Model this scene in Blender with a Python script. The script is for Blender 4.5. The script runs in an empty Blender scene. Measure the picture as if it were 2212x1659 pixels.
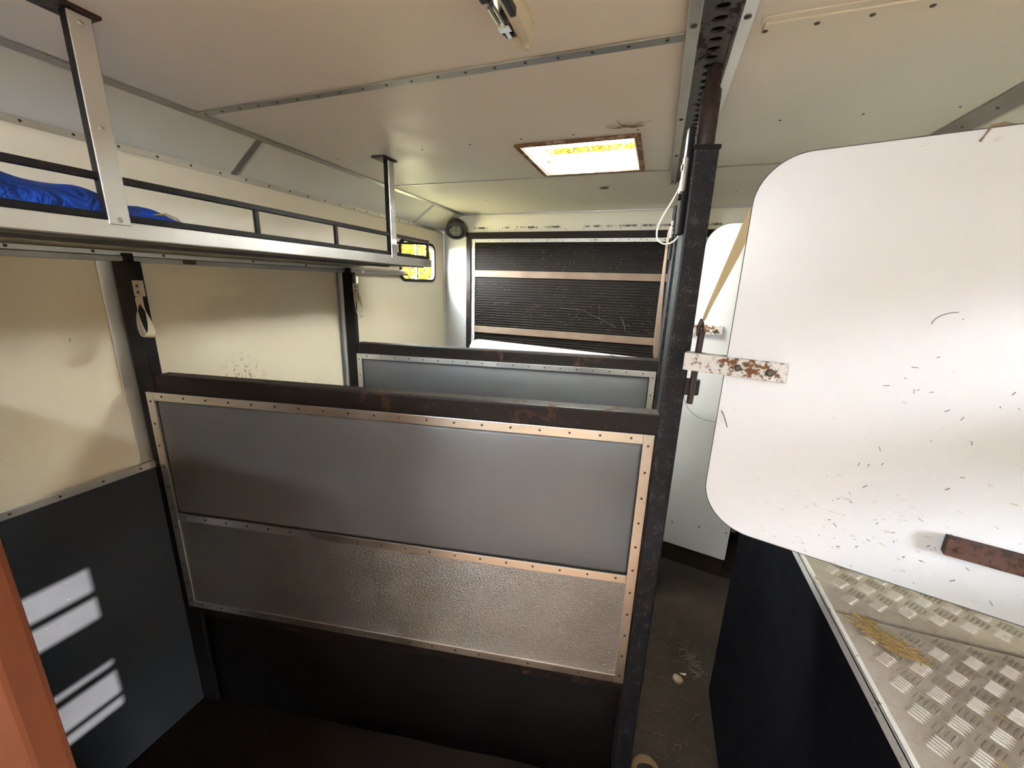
import bpy, bmesh, math, random
from mathutils import Vector, Matrix
random.seed(7)
SC = bpy.context.scene
COL = SC.collection

# ------------------------------------------------------------------ camera
cam = bpy.data.cameras.new('camera'); camo = bpy.data.objects.new('camera', cam); COL.objects.link(camo)
cam.sensor_fit = 'HORIZONTAL'; cam.sensor_width = 36.0; cam.lens = 36.0 * 850 / 2212
cam.clip_start = 0.02; cam.clip_end = 500
R = ((0.93969097, 0.34063909, 0.03075526), (0.11214248, -0.22190583, -0.96859789), (-0.32311754, 0.91363166, -0.24672302))
camo.matrix_world = Matrix(((R[0][0], -R[1][0], -R[2][0], 0.0), (R[0][1], -R[1][1], -R[2][1], 0.0),
                            (R[0][2], -R[1][2], -R[2][2], 1.62), (0, 0, 0, 1)))
SC.camera = camo
# ------------------------------------------------------------------ world, sun, exposure
SC.view_settings.view_transform = 'Standard'; SC.view_settings.look = 'None'
SC.view_settings.gamma = 1.0; SC.view_settings.use_curve_mapping = False
SC.view_settings.exposure = 0.65
W = bpy.data.worlds.new('world'); SC.world = W; W.use_nodes = True
wn = W.node_tree.nodes; wl = W.node_tree.links
bg = wn['Background']
TO_SUN = Vector((2.39, 0.06, 1.0)).normalized()
# hazy bright sky: slightly bluer overhead, the same all round
_t = wn.new('ShaderNodeTexCoord'); _s = wn.new('ShaderNodeSeparateXYZ'); _r = wn.new('ShaderNodeValToRGB')
wl.new(_t.outputs['Generated'], _s.inputs[0]); wl.new(_s.outputs['Z'], _r.inputs['Fac'])
_r.color_ramp.elements[0].color = (.86, .93, 1.0, 1); _r.color_ramp.elements[1].color = (.77, .88, 1.0, 1)
wl.new(_r.outputs['Color'], bg.inputs['Color']); bg.inputs['Strength'].default_value = 175.0
sun = bpy.data.lights.new('sun', 'SUN'); suno = bpy.data.objects.new('sun', sun); COL.objects.link(suno)
sun.energy = 30.0; sun.color = (1.0, 0.96, 0.90); sun.angle = math.radians(0.4)
suno.rotation_euler = TO_SUN.to_track_quat('Z', 'Y').to_euler(); suno.location = (12, -3, 7)
SC.cycles.max_bounces = 10; SC.cycles.diffuse_bounces = 7; SC.cycles.glossy_bounces = 5
SC.cycles.transmission_bounces = 6; SC.cycles.transparent_max_bounces = 8
SC.cycles.caustics_reflective = False; SC.cycles.caustics_refractive = False; SC.cycles.sample_clamp_indirect = 8

def portal(name, loc, nrm, sx, sy):
    l = bpy.data.lights.new(name, 'AREA'); l.shape = 'RECTANGLE'; l.size = sx; l.size_y = sy; l.cycles.is_portal = True
    o = bpy.data.objects.new(name, l); COL.objects.link(o); o.location = loc
    o.rotation_euler = Vector(nrm).to_track_quat('-Z', 'Z' if abs(nrm[2]) < .5 else 'Y').to_euler()
    return o

# ------------------------------------------------------------------ constants (metres, floor z = 0)
ZO = 1.62
XL, XR, YB, YF = -1.516, 0.884, 2.725, -1.10
CE = 2.085                 # ceiling
XCL, XCR, ZC = -1.355, 0.715, 1.975   # cove: ceiling edge, wall edge height
FRONT_FILL = (-0.90, -0.58, 1.85, 1.99)  # unseen opening added in the bulkhead for sky light: x0 x1 z0 z1
SIDE_FILL = (-0.50, -0.14, 0.30)  # low unseen gap added in the right wall for warm light: y0 y1 height
SKY = (-0.505, -0.125, 1.44, 1.80)    # roof vent hole
ROOF_FILL = (-.62, -.50)                      # unseen roof slot added to brighten the near panel, in line with the vent: y0 y1
WIN = (2.15, 2.545, 1.625, 1.86)      # left window y0 y1 z0 z1
A1 = math.radians(10.5); A2 = math.radians(-15.0); A3 = math.radians(-9.9)

# ------------------------------------------------------------------ materials
def nt(name):
    m = bpy.data.materials.new(name); m.use_nodes = True
    return m, m.node_tree.nodes, m.node_tree.links, m.node_tree.nodes['Principled BSDF']
def tc(n, l, scale=(1, 1, 1), loc=(0, 0, 0), rot=(0, 0, 0)):
    t = n.new('ShaderNodeTexCoord'); mp = n.new('ShaderNodeMapping')
    mp.inputs['Scale'].default_value = scale; mp.inputs['Location'].default_value = loc; mp.inputs['Rotation'].default_value = rot
    l.new(t.outputs['Object'], mp.inputs['Vector']); return mp.outputs['Vector']
def noise(n, l, vec, scale, detail=4, rough=.55):
    x = n.new('ShaderNodeTexNoise'); x.inputs['Scale'].default_value = scale; x.inputs['Detail'].default_value = detail
    x.inputs['Roughness'].default_value = rough; l.new(vec, x.inputs['Vector']); return x.outputs['Fac']
def ramp(n, l, fac, stops):
    r = n.new('ShaderNodeValToRGB'); l.new(fac, r.inputs['Fac']); e = r.color_ramp.elements
    while len(e) < len(stops): e.new(.5)
    for k, (p, c) in enumerate(stops):
        e[k].position = p; e[k].color = (c, c, c, 1) if isinstance(c, (int, float)) else (*c, 1)
    return r.outputs['Color']
def mix(n, l, fac, a, b, mode='MIX'):
    x = n.new('ShaderNodeMix'); x.data_type = 'RGBA'; x.blend_type = mode
    if isinstance(fac, (int, float)): x.inputs[0].default_value = fac
    else: l.new(fac, x.inputs[0])
    for k, v in ((6, a), (7, b)):
        if isinstance(v, tuple): x.inputs[k].default_value = (*v, 1)
        else: l.new(v, x.inputs[k])
    return x.outputs[2]
def math_(n, l, op, a, b):
    x = n.new('ShaderNodeMath'); x.operation = op
    for k, v in ((0, a), (1, b)):
        if isinstance(v, (int, float)): x.inputs[k].default_value = v
        else: l.new(v, x.inputs[k])
    return x.outputs[0]
def bump(n, l, h, strength, dist, bsdf):
    b = n.new('ShaderNodeBump'); b.inputs['Strength'].default_value = strength; b.inputs['Distance'].default_value = dist
    l.new(h, b.inputs['Height']); l.new(b.outputs['Normal'], bsdf.inputs['Normal'])
def blob(n, l, c, r, inner=.2):
    """1 inside a soft ball round c in object space, 0 outside: where a stain sits"""
    t = n.new('ShaderNodeTexCoord'); d = n.new('ShaderNodeVectorMath'); d.operation = 'DISTANCE'
    l.new(t.outputs['Object'], d.inputs[0]); d.inputs[1].default_value = c
    return ramp(n, l, math_(n, l, 'DIVIDE', d.outputs['Value'], r), [(inner, 1.0), (1.0, 0.0)])

def paint(name, col, col2, rough, nscale=1.5, bumps=0.0, spec=.5, stains=(), stain_col=(.2, .11, .05), coat=0.0, soft=.06):
    m, n, l, b = nt(name); v = tc(n, l)
    c = mix(n, l, ramp(n, l, noise(n, l, v, nscale, 5), [(.3, 0.), (.7, 1.)]), col, col2)
    for (cc, r, sc_, th) in stains:
        f = math_(n, l, 'MULTIPLY', blob(n, l, cc, r), ramp(n, l, noise(n, l, v, sc_, 3, .7), [(th, 0.), (th + soft, 1.)]))
        c = mix(n, l, f, c, stain_col)
    l.new(c, b.inputs['Base Color'])
    l.new(ramp(n, l, noise(n, l, v, nscale * 4, 3), [(.3, rough * .85), (.7, min(1, rough * 1.15))]), b.inputs['Roughness'])
    b.inputs['Specular IOR Level'].default_value = spec
    b.inputs['Coat Weight'].default_value = coat
    if bumps: bump(n, l, noise(n, l, v, 60, 3), bumps, .002, b)
    return m
def metal(name, col, rough, streak=(1, 1, 1), var=.15, metallic=1.0, grain=0.0, gscale=300):
    m, n, l, b = nt(name); v = tc(n, l, streak)
    f = noise(n, l, v, 6, 5)
    c = mix(n, l, ramp(n, l, f, [(.3, 0.), (.7, 1.)]), tuple(x * (1 - var) for x in col), tuple(min(1, x * (1 + var)) for x in col))
    l.new(c, b.inputs['Base Color']); b.inputs['Metallic'].default_value = metallic
    l.new(ramp(n, l, f, [(.25, rough * .8), (.75, rough * 1.2)]), b.inputs['Roughness'])
    if grain: bump(n, l, noise(n, l, tc(n, l, (.6, 1, 1.3)), gscale, 2), grain, .001 if grain < .5 else .003, b)
    return m
def rusty(name, base, rust, cover, rough=.6, scale=35, metallic=0.0, base_rough=None, spec=.5):
    m, n, l, b = nt(name); v = tc(n, l)
    f = math_(n, l, 'MULTIPLY', noise(n, l, v, scale, 6, .7), math_(n, l, 'ADD', noise(n, l, v, scale * .16, 3), .5))
    k = ramp(n, l, f, [(cover, 0.), (cover + .07, 1.)])
    c2 = mix(n, l, noise(n, l, v, scale * 3, 3), rust, tuple(x * .45 for x in rust))
    l.new(mix(n, l, k, base, c2), b.inputs['Base Color'])
    l.new(ramp(n, l, k, [(0., base_rough or rough), (1., .9)]), b.inputs['Roughness'])
    b.inputs['Metallic'].default_value = metallic; b.inputs['Specular IOR Level'].default_value = spec
    bump(n, l, k, .3, .001, b)
    return m
def plain(name, col, rough=.5, metallic=0.0, spec=.5):
    m, n, l, b = nt(name); v = tc(n, l)
    c = mix(n, l, noise(n, l, v, 12, 4), tuple(x * .85 for x in col), tuple(min(1, x * 1.12) for x in col))
    l.new(c, b.inputs['Base Color']); b.inputs['Roughness'].default_value = rough; b.inputs['Metallic'].default_value = metallic
    b.inputs['Specular IOR Level'].default_value = spec
    return m

M = {}
M['ceiling'] = paint('ceiling_paint', (.87, .835, .785), (.89, .855, .805), .42, 1.2, .02, .4)
M['cove'] = paint('cove_paint', (.85, .83, .75), (.87, .85, .77), .42, 1.0, .02, .4)
M['wall'] = paint('wall_cream', (.86, .765, .585), (.885, .80, .63), .35, 1.0, .02, .45,
                  [((XL, 1.07, ZO - .40), .12, 90, .56), ((XL, 1.40, ZO - .50), .07, 70, .60), ((XL, .55, ZO - .1), .5, 40, .72)], (.30, .17, .08))
def wall_back_mat():
    m, n, l, b = nt('back_wall_cream'); v = tc(n, l)
    c = mix(n, l, noise(n, l, v, 1.5, 4), (.80, .75, .62), (.83, .78, .66))
    s = n.new('ShaderNodeSeparateXYZ'); l.new(tc(n, l), s.inputs[0])
    z = math_(n, l, 'ABSOLUTE', math_(n, l, 'SUBTRACT', s.outputs['Z'], 1.992), 0)
    line = ramp(n, l, math_(n, l, 'DIVIDE', z, .012), [(.25, 1.), (.8, 0.)])
    gaps = ramp(n, l, noise(n, l, tc(n, l, (1, 1, .3)), 9, 5, .75), [(.44, 0.), (.52, 1.)])
    l.new(mix(n, l, math_(n, l, 'MULTIPLY', line, gaps), c, (.03, .025, .02)), b.inputs['Base Color'])
    b.inputs['Roughness'].default_value = .4
    return m
M['wall_back'] = wall_back_mat()
M['kick'] = paint('kickboard_rubber', (.016, .016, .019), (.024, .025, .028), .55, 2.0, .12, .25,
                  [((XL, .55, ZO - .9), .5, 130, .70)], (.16, .15, .14))
M['floor'] = paint('floor_rubber', (.009, .006, .004), (.022, .0145, .009), .9, 2.2, .35, .15,
                   [((.3, 1.9, 0), .8, 14, .50), ((.2, 1.2, 0), .7, 22, .50)], (.034, .021, .012), 0.0, .30)
M['alu'] = metal('aluminium_strip', (.78, .76, .73), .38, (1, 1, 1), .08)
M['alu_soft'] = metal('aluminium_soft', (.55, .54, .52), .62, (1, 1, 1), .08, .8)
M['alu_dull'] = metal('aluminium_dull', (.46, .45, .43), .50, (1, 1, 1), .15)
M['alu_bright'] = metal('aluminium_bright', (.86, .85, .84), .33, (1, 1, 1), .05)
M['alu_dirty'] = rusty('aluminium_dirty', (.68, .66, .62), (.34, .27, .20), .62, .5, 110, .5)
M['steel_black'] = rusty('black_painted_steel', (.008, .0075, .008), (.060, .034, .025), .64, .45, 40, 0, .45, .14)
M['steel_brown'] = rusty('brown_black_steel', (.012, .009, .008), (.060, .032, .024), .57, .5, 30, 0, .5, .14)
M['steel_worn'] = rusty('worn_black_steel', (.010, .010, .013), (.085, .078, .075), .565, .5, 210, 0, .45, .2)
M['rust_tube'] = rusty('dark_rusty_steel', (.022, .013, .012), (.055, .026, .018), .50, .45, 60, .2)
M['galv'] = rusty('galvanised_channel', (.13, .13, .133), (.07, .06, .055), .55, .5, 30, .6)
M['rust_frame'] = rusty('rusty_wood_frame', (.30, .21, .145), (.20, .10, .05), .42, .7, 30)
M['rivet'] = plain('rivet_dark', (.07, .06, .055), .4, .6)
M['screw'] = plain('screw_bright', (.55, .54, .52), .3, 1.0)
M['gunmetal'] = metal('gunmetal_underside', (.10, .097, .092), .5, (1, 1, 1), .12, .6)
M['dark'] = plain('dark_recess', (.008, .007, .007), .85, 0, .08)
M['rubber'] = plain('black_rubber', (.012, .012, .012), .7, 0, .3)
M['rubber_flap'] = plain('black_rubber_skirt', (.006, .005, .005), .8, 0, .08)
M['boxside'] = paint('black_side_lining', (.0025, .0025, .0036), (.004, .004, .0055), .8, 2.0, .05, .04)
M['pad'] = metal('grey_padded_sheet', (.115, .117, .120), .46, (1, 1, 1), .06, .2, .08, 500)
M['stucco'] = metal('embossed_aluminium', (.38, .365, .35), .34, (1, 1, 1), .10, .88, 1.0, 320)
def head_mat(name, spots):
    m, n, l, b = nt(name); v = tc(n, l)
    c = mix(n, l, noise(n, l, v, 2.5, 4), (.60, .605, .61), (.65, .655, .66))
    for (cc, r, sc_, th, colr) in spots:
        f = math_(n, l, 'MULTIPLY', blob(n, l, cc, r), ramp(n, l, noise(n, l, tc(n, l, (1, 1, 2.2)), sc_, 4, .7), [(th, 0.), (th + .05, 1.)]))
        c = mix(n, l, f, c, colr)
    l.new(c, b.inputs['Base Color']); b.inputs['Roughness'].default_value = .38; b.inputs['Specular IOR Level'].default_value = .5
    return m
M['head'] = head_mat('white_laminate', [((.37, 0, 1.11), .22, 40, .60, (.42, .33, .24)), ((.36, 0, 1.28), .22, 75, .67, (.16, .14, .12)),
                                        ((.62, 0, 1.20), .30, 38, .63, (.40, .30, .20)), ((.52, 0, 1.45), .16, 50, .68, (.2, .18, .16)),
                                        ((.35, 0, 1.86), .10, 30, .64, (.5, .42, .3)), ((.125, 0, 1.38), .10, 60, .63, (.35, .25, .15))])
M['board'] = head_mat('white_board', [((.1, 0, .35), .45, 60, .66, (.10, .09, .08))])
M['edge'] = plain('board_edge', (.05, .045, .04), .7)
M['bracket'] = rusty('white_rusty_bracket', (.55, .53, .50), (.17, .065, .022), .505, .7, 60)
M['rustbar'] = rusty('brown_rust_bar', (.070, .030, .020), (.035, .014, .009), .50, .85, 60)
M['mud_bolt'] = plain('dull_bolt', (.09, .075, .06), .5, .5)
M['web'] = plain('cream_webbing', (.72, .64, .50), .8)
M['web_tan'] = plain('tan_webbing', (.50, .38, .20), .8)
M['cord'] = plain('cream_cord', (.52, .45, .33), .7)
M['strap_brown'] = plain('brown_strap', (.09, .058, .040), .75)
M['batten'] = paint('batten_wood', (.15, .095, .065), (.22, .15, .105), .75, 6, .3, .3)
M['ramp_rubber'] = paint('ribbed_rubber', (.010, .0075, .006), (.019, .014, .011), .75, 3, .2, .15,
                         [((-.9, 2.69, 1.45), .35, 60, .62), ((-.2, 2.69, 1.35), .6, 80, .66)], (.17, .13, .09))
M['blue'] = paint('blue_cloth', (.006, .045, .34), (.012, .075, .46), .6, 8, .3, .3)
for nd in M['blue'].node_tree.nodes:      # deep soft creases in the cloth
    if nd.type == 'BUMP':
        nd.inputs['Distance'].default_value = .020; nd.inputs['Strength'].default_value = .9
        nz = nd.inputs['Height'].links[0].from_node; nz.inputs['Scale'].default_value = 16; nz.inputs['Distortion'].default_value = 1.5
M['navy'] = plain('dark_navy_cloth', (.018, .018, .035), .7)
M['tan'] = plain('tan_plastic', (.085, .052, .026), .85, 0, .1)
M['cream'] = plain('cream_plastic', (.80, .74, .58), .4)
M['chrome'] = metal('chrome_reflector', (.75, .74, .70), .16, (1, 1, 1), .2)
M['black_plastic'] = plain('black_plastic', (.012, .011, .011), .45)
M['white_grille'] = plain('lamp_lens', (.88, .84, .72), .25)
M['orange'] = plain('rust_orange_paint', (.095, .022, .005), .8, 0, .3)
M['tread'] = paint('treadplate', (.30, .262, .215), (.38, .335, .28), .42, 5, .1, .5,
                   [((.30, -.6, 1.025), .40, 14, .50), ((.10, -.80, 1.025), .35, 30, .55), ((.25, -.75, 1.025), .5, 70, .52)], (.19, .135, .085), 0.0, .34)
M['tread'].node_tree.nodes['Principled BSDF'].inputs['Metallic'].default_value = .35
M['hay'] = plain('hay', (.33, .22, .085), .8)
M['hay_dark'] = plain('dark_straw', (.20, .15, .10), .8)
M['stone'] = plain('pale_stone', (.20, .14, .095), .8)
M['floor_straw'] = plain('dirty_straw', (.06, .042, .026), .9)
M['vent_white'] = paint('vent_reveal', (.82, .76, .62), (.86, .80, .70), .5, 5, .05, .4, [((SKY[0], 1.7, 2.15), .25, 18, .5)], (.16, .08, .02))
M['grass'] = paint('grass_ground', (.10, .085, .04), (.14, .115, .055), .9, .6, .3, .2)
M['bounce_wood'] = paint('bounce_wood', (.58, .35, .20), (.68, .42, .26), .6, 3)
M['bark'] = plain('bark', (.06, .045, .03), .9)
def trans(name, col, tw):
    m = bpy.data.materials.new(name); m.use_nodes = True; n = m.node_tree.nodes; l = m.node_tree.links; b = n['Principled BSDF']
    v = tc(n, l); c = mix(n, l, noise(n, l, v, 3, 2), tuple(x * .9 for x in col), col)
    t = n.new('ShaderNodeBsdfTranslucent'); d = n.new('ShaderNodeBsdfDiffuse'); s = n.new('ShaderNodeMixShader')
    l.new(c, t.inputs['Color']); l.new(c, d.inputs['Color']); s.inputs[0].default_value = tw
    l.new(d.outputs[0], s.inputs[1]); l.new(t.outputs[0], s.inputs[2]); l.new(s.outputs[0], n['Material Output'].inputs['Surface']); n.remove(b)
    return m
def lid_mat():
    m = bpy.data.materials.new('vent_lid_plastic'); m.use_nodes = True; n = m.node_tree.nodes; l = m.node_tree.links; n.remove(n['Principled BSDF'])
    t = n.new('ShaderNodeBsdfTranslucent'); d = n.new('ShaderNodeBsdfTransparent'); s = n.new('ShaderNodeMixShader')
    c = mix(n, l, noise(n, l, tc(n, l), 4, 3), (.86, .82, .72), (.95, .92, .84)); l.new(c, t.inputs['Color']); l.new(c, d.inputs['Color'])
    s.inputs[0].default_value = .45; l.new(d.outputs[0], s.inputs[1]); l.new(t.outputs[0], s.inputs[2]); l.new(s.outputs[0], n['Material Output'].inputs['Surface']); return m
M['lid'] = lid_mat()
M['leaf_yellow'] = trans('yellow_leaf', (.060, .046, .005), .4)
M['leaf_green'] = trans('olive_leaf', (.03, .03, .006), .4)
def glass():
    m = bpy.data.materials.new('window_glass'); m.use_nodes = True; n = m.node_tree.nodes; l = m.node_tree.links; n.remove(n['Principled BSDF'])
    t = n.new('ShaderNodeBsdfTransparent'); g = n.new('ShaderNodeBsdfGlossy'); s = n.new('ShaderNodeMixShader'); f = n.new('ShaderNodeValue'); f.outputs[0].default_value = .05
    t.inputs['Color'].default_value = (.95, .96, .94, 1); g.inputs['Roughness'].default_value = .03
    l.new(f.outputs[0], s.inputs[0]); l.new(t.outputs[0], s.inputs[1]); l.new(g.outputs[0], s.inputs[2])
    l.new(s.outputs[0], n['Material Output'].inputs['Surface']); return m
M['glass'] = glass()

# ------------------------------------------------------------------ mesh helpers
class B:
    """collects shapes into one bmesh"""
    def __init__(s): s.bm = bmesh.new()
    def poly(s, pts):
        try: return s.bm.faces.new([s.bm.verts.new(p) for p in pts])
        except ValueError: return None
    def hexa(s, c):
        v = [s.bm.verts.new(p) for p in c]
        for f in ((3, 2, 1, 0), (4, 5, 6, 7), (0, 1, 5, 4), (1, 2, 6, 5), (2, 3, 7, 6), (3, 0, 4, 7)): s.bm.faces.new([v[i] for i in f])
        return s
    def box(s, x0, x1, y0, y1, z0, z1):
        return s.hexa([(x0, y0, z0), (x1, y0, z0), (x1, y1, z0), (x0, y1, z0), (x0, y0, z1), (x1, y0, z1), (x1, y1, z1), (x0, y1, z1)])
    def bar(s, p, q, w, h, up=(0, 0, 1)):
        p, q = Vector(p), Vector(q); d = (q - p).normalized(); u = d.cross(Vector(up)).normalized(); v = u.cross(d).normalized()
        u *= w / 2; v *= h / 2
        return s.hexa([p - u - v, p + u - v, q + u - v, q - u - v, p - u + v, p + u + v, q + u + v, q - u + v])
    def prism(s, pts, t):
        """pts: outline (3-D, planar), t: thickness vector"""
        t = Vector(t); a = [s.bm.verts.new(p) for p in pts]; b = [s.bm.verts.new(Vector(p) + t) for p in pts]
        s.bm.faces.new(a[::-1]); s.bm.faces.new(b); k = len(a)
        for i in range(k): s.bm.faces.new((a[i], a[(i + 1) % k], b[(i + 1) % k], b[i]))
        return s
    def tube(s, pts, r, n=10, caps=True):
        pts = [Vector(p) for p in pts]; rings = []; prev = None
        for i, p in enumerate(pts):
            d = (pts[min(i + 1, len(pts) - 1)] - pts[max(i - 1, 0)]).normalized()
            if prev is None: u = d.orthogonal().normalized()
            else: u = (prev - d * prev.dot(d)).normalized()
            prev = u; v = d.cross(u); rr = r[i] if isinstance(r, (list, tuple)) else r
            rings.append([s.bm.verts.new(p + (u * math.cos(2 * math.pi * k / n) + v * math.sin(2 * math.pi * k / n)) * rr) for k in range(n)])
        for a, b in zip(rings, rings[1:]):
            for k in range(n): s.bm.faces.new((a[k], a[(k + 1) % n], b[(k + 1) % n], b[k]))
        if caps: s.bm.faces.new(rings[0][::-1]); s.bm.faces.new(rings[-1])
        return s
    def lathe(s, prof, n=24, mat=None):
        mat = mat or Matrix(); rings = []
        for r, z in prof:
            rings.append([s.bm.verts.new(mat @ Vector((max(r, 1e-5) * math.cos(2 * math.pi * k / n), max(r, 1e-5) * math.sin(2 * math.pi * k / n), z))) for k in range(n)])
        for a, b in zip(rings, rings[1:]):
            for k in range(n): s.bm.faces.new((a[k], a[(k + 1) % n], b[(k + 1) % n], b[k]))
        if prof[0][0] > 1e-4: s.bm.faces.new(rings[0][::-1])
        if prof[-1][0] > 1e-4: s.bm.faces.new(rings[-1])
        return s
    def ribbon(s, pts, wd, w, t=.0015):
        """flat strap: centre line pts, width direction wd (one or a list), width w (one or a list), thickness t"""
        k = len(pts); rows = []
        for i in range(k):
            p = Vector(pts[i]); d = (Vector(pts[min(i + 1, k - 1)]) - Vector(pts[max(i - 1, 0)])).normalized()
            u = Vector(wd[i] if isinstance(wd, list) else wd); u = (u - d * u.dot(d)).normalized(); nn = d.cross(u)
            ww = (w[i] if isinstance(w, list) else w) / 2
            rows.append([s.bm.verts.new(p + a * u * ww + b * nn * t / 2) for a, b in ((-1, -1), (1, -1), (1, 1), (-1, 1))])
        for a, b in zip(rows, rows[1:]):
            for i in range(4): s.bm.faces.new((a[i], a[(i + 1) % 4], b[(i + 1) % 4], b[i]))
        s.bm.faces.new(rows[0][::-1]); s.bm.faces.new(rows[-1]); return s
    def build(s, name, mat, parent=None, bevel=0.0, smooth=False, loc=None, edge=None):
        bmesh.ops.recalc_face_normals(s.bm, faces=s.bm.faces)
        me = bpy.data.meshes.new(name); s.bm.to_mesh(me); s.bm.free(); me.materials.append(M[mat] if isinstance(mat, str) else mat)
        if smooth:
            for p in me.polygons: p.use_smooth = True
            if smooth != 'all': me.set_sharp_from_angle(angle=math.radians(40))
        o = bpy.data.objects.new(name, me); COL.objects.link(o)
        if parent: o.parent = parent
        if loc: o.location = loc
        if bevel:
            b = o.modifiers.new('bevel', 'BEVEL'); b.width = bevel; b.segments = 2; b.limit_method = 'ANGLE'
        return o
def empty(name, loc=(0, 0, 0), rz=0.0):
    o = bpy.data.objects.new(name, None); COL.objects.link(o); o.location = loc; o.rotation_euler = (0, 0, rz); o.empty_display_size = .05; return o
def tag(o, label=None, cat=None, group=None, kind=None):
    if label: o['label'] = label
    if cat: o['category'] = cat
    if group: o['group'] = group
    if kind: o['kind'] = kind
    return o
def struct(o, label, cat): return tag(o, label, cat, None, 'structure')
_rm = {}
def rivet_mesh(r, mat, h=None):
    k = (r, mat, h)
    if k not in _rm:
        b = B(); hh = h or r * .45; b.lathe([(r, 0), (r * .9, hh * .6), (r * .45, hh)], 8 if r < .0055 else 18)
        me = bpy.data.meshes.new('rivet'); bmesh.ops.recalc_face_normals(b.bm, faces=b.bm.faces); b.bm.to_mesh(me); b.bm.free()
        me.materials.append(M[mat]); _rm[k] = me
    return _rm[k]
def rivet(p, nrm, parent, r=.003, mat='rivet', name='rivet', h=None):
    o = bpy.data.objects.new(name, rivet_mesh(r, mat, h)); COL.objects.link(o); o.parent = parent; o.location = p
    o.rotation_euler = Vector(nrm).to_track_quat('Z', 'Y').to_euler(); return o
def rivet_row(p, q, nrm, parent, pitch, r=.003, mat='rivet', name='rivet', h=None, a=.03):
    p, q = Vector(p), Vector(q); L = (q - p).length; k = max(1, round((L - 2 * a) / pitch))
    for i in range(k + 1): rivet(p + (q - p) * ((a + (L - 2 * a) * i / k) / L), nrm, parent, r, mat, name, h)
def copy_tree(o, parent=None):
    c = o.copy(); COL.objects.link(c)
    if parent: c.parent = parent
    for ch in [x for x in o.children]: copy_tree(ch, c)
    return c
def round_outline(x0, x1, z0, z1, rads, n=10):
    """rounded rectangle, corners (bl, br, tr, tl)"""
    out = []
    for (cx, cz, a0, r) in ((x0, z0, 180, rads[0]), (x1, z0, 270, rads[1]), (x1, z1, 0, rads[2]), (x0, z1, 90, rads[3])):
        if r <= 0: out.append((cx, cz)); continue
        ox = cx + r * (1 if cx == x0 else -1); oz = cz + r * (1 if cz == z0 else -1)
        for k in range(n + 1):
            a = math.radians(a0 + 90 * k / n); out.append((ox + r * math.cos(a), oz + r * math.sin(a)))
    return out

# ================================================================== STRUCTURE
T = .04
struct(B().box(XL - T, XR + T, YF - T, YB + T, -.06, 0).build('floor', 'floor'), 'dark brown dirty rubber floor of the horse box', 'floor')
# ceiling with the vent hole
b = B(); x0, x1, y0, y1 = SKY
b.box(XCL, x0, YF, YB, CE, CE + T); b.box(x1, XCR, YF, YB, CE, CE + T); b.box(x0, x1, YF, ROOF_FILL[0], CE, CE + T); b.box(x0, x1, ROOF_FILL[1], y0, CE, CE + T); b.box(x0, x1, y1, YB, CE, CE + T)
ceiling = struct(b.build('ceiling', 'ceiling'), 'beige painted flat ceiling with a square roof vent hole', 'ceiling')
for x, y in ((-1.274, 1.41), (-.868, 1.39), (-.673, 1.386), (-.484, 1.38), (-.31, 1.385), (-.113, 1.393), (.266, 1.422), (.458, 1.43), (.66, 1.44), (-.668, 2.303), (-.25, 2.33), (-1.0, 2.28), (.3, 2.31)):
    rivet((x, y, CE), (0, 0, -1), ceiling, .0035, 'rivet', 'screw')
def cove(name, xa, xb, lab):
    return struct(B().prism([(xa, YF, CE), (xb, YF, ZC), (xb, YF, CE + T), (xa, YF, CE + T)], (0, YB - YF, 0)).build(name, 'cove'), lab, 'trim')
cv = cove('ceiling_cove_left', XCL, XL, 'sloping cream panel between ceiling and left wall')
cove('ceiling_cove_right', XCR, XR, 'sloping cream panel between ceiling and right wall')
# left wall
wy0, wy1, wz0, wz1 = WIN
b = B(); TL = .012; b.box(XL - TL, XL, YF, wy0, 0, ZC); b.box(XL - TL, XL, wy1, YB, 0, ZC); b.box(XL - TL, XL, wy0, wy1, 0, wz0); b.box(XL - TL, XL, wy0, wy1, wz1, ZC)
wall_left = struct(b.build('wall_left', 'wall'), 'cream left wall of the box with a small window near the back', 'wall')
B().box(XL, XL + .010, YF, YB, 0.0, 1.003).build('kickboard', 'kick', wall_left)
# right wall with a slatted window (outside the frame, lets the sun in)
SY0, SY1 = .43, .578
g0, g1, gz = SIDE_FILL
b = B(); b.box(XR, XR + T, YF, g0, 0, ZC); b.box(XR, XR + T, g0, g1, gz, ZC); b.box(XR, XR + T, g1, SY0, 0, ZC); b.box(XR, XR + T, SY1, YB, 0, ZC); b.box(XR, XR + T, SY0, SY1, 0, 1.24); b.box(XR, XR + T, SY0, SY1, 1.775, ZC)
wall_right = struct(b.build('wall_right', 'wall'), 'cream right wall with a slatted vent window', 'wall')
w2 = struct(empty('window_2', (XR, (SY0 + SY1) / 2, 1.5)), 'slatted vent window in the right wall over the raised platform', 'window')
for z0_, z1_ in ((1.665, 1.685), (1.43, 1.59), (1.385, 1.408), (1.28, 1.294)):
    B().box(.012, .024, SY0 - (SY0 + SY1) / 2, SY1 - (SY0 + SY1) / 2, z0_ - 1.5, z1_ - 1.5).build('slat', 'alu_dull', w2)
bl = B(); q = TO_SUN * (.050 / TO_SUN.x)   # thin blades added to block sky light, tilted along the sun, joined: each is thinner than 1 mm
for k in range(-2, 44):
    zc = 1.24 - 1.5 + k * .013
    if zc + q.z > .275: break
    bl.prism([(-.002, SY0 - (SY0 + SY1) / 2, zc), (-.002, SY1 - (SY0 + SY1) / 2, zc), (-.002 + q.x, SY1 - (SY0 + SY1) / 2, zc + q.z), (-.002 + q.x, SY0 - (SY0 + SY1) / 2, zc + q.z)], (0, 0, .0008))
tag(bl.build('sky_block_blade', 'dark', w2), kind='stuff')
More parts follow.
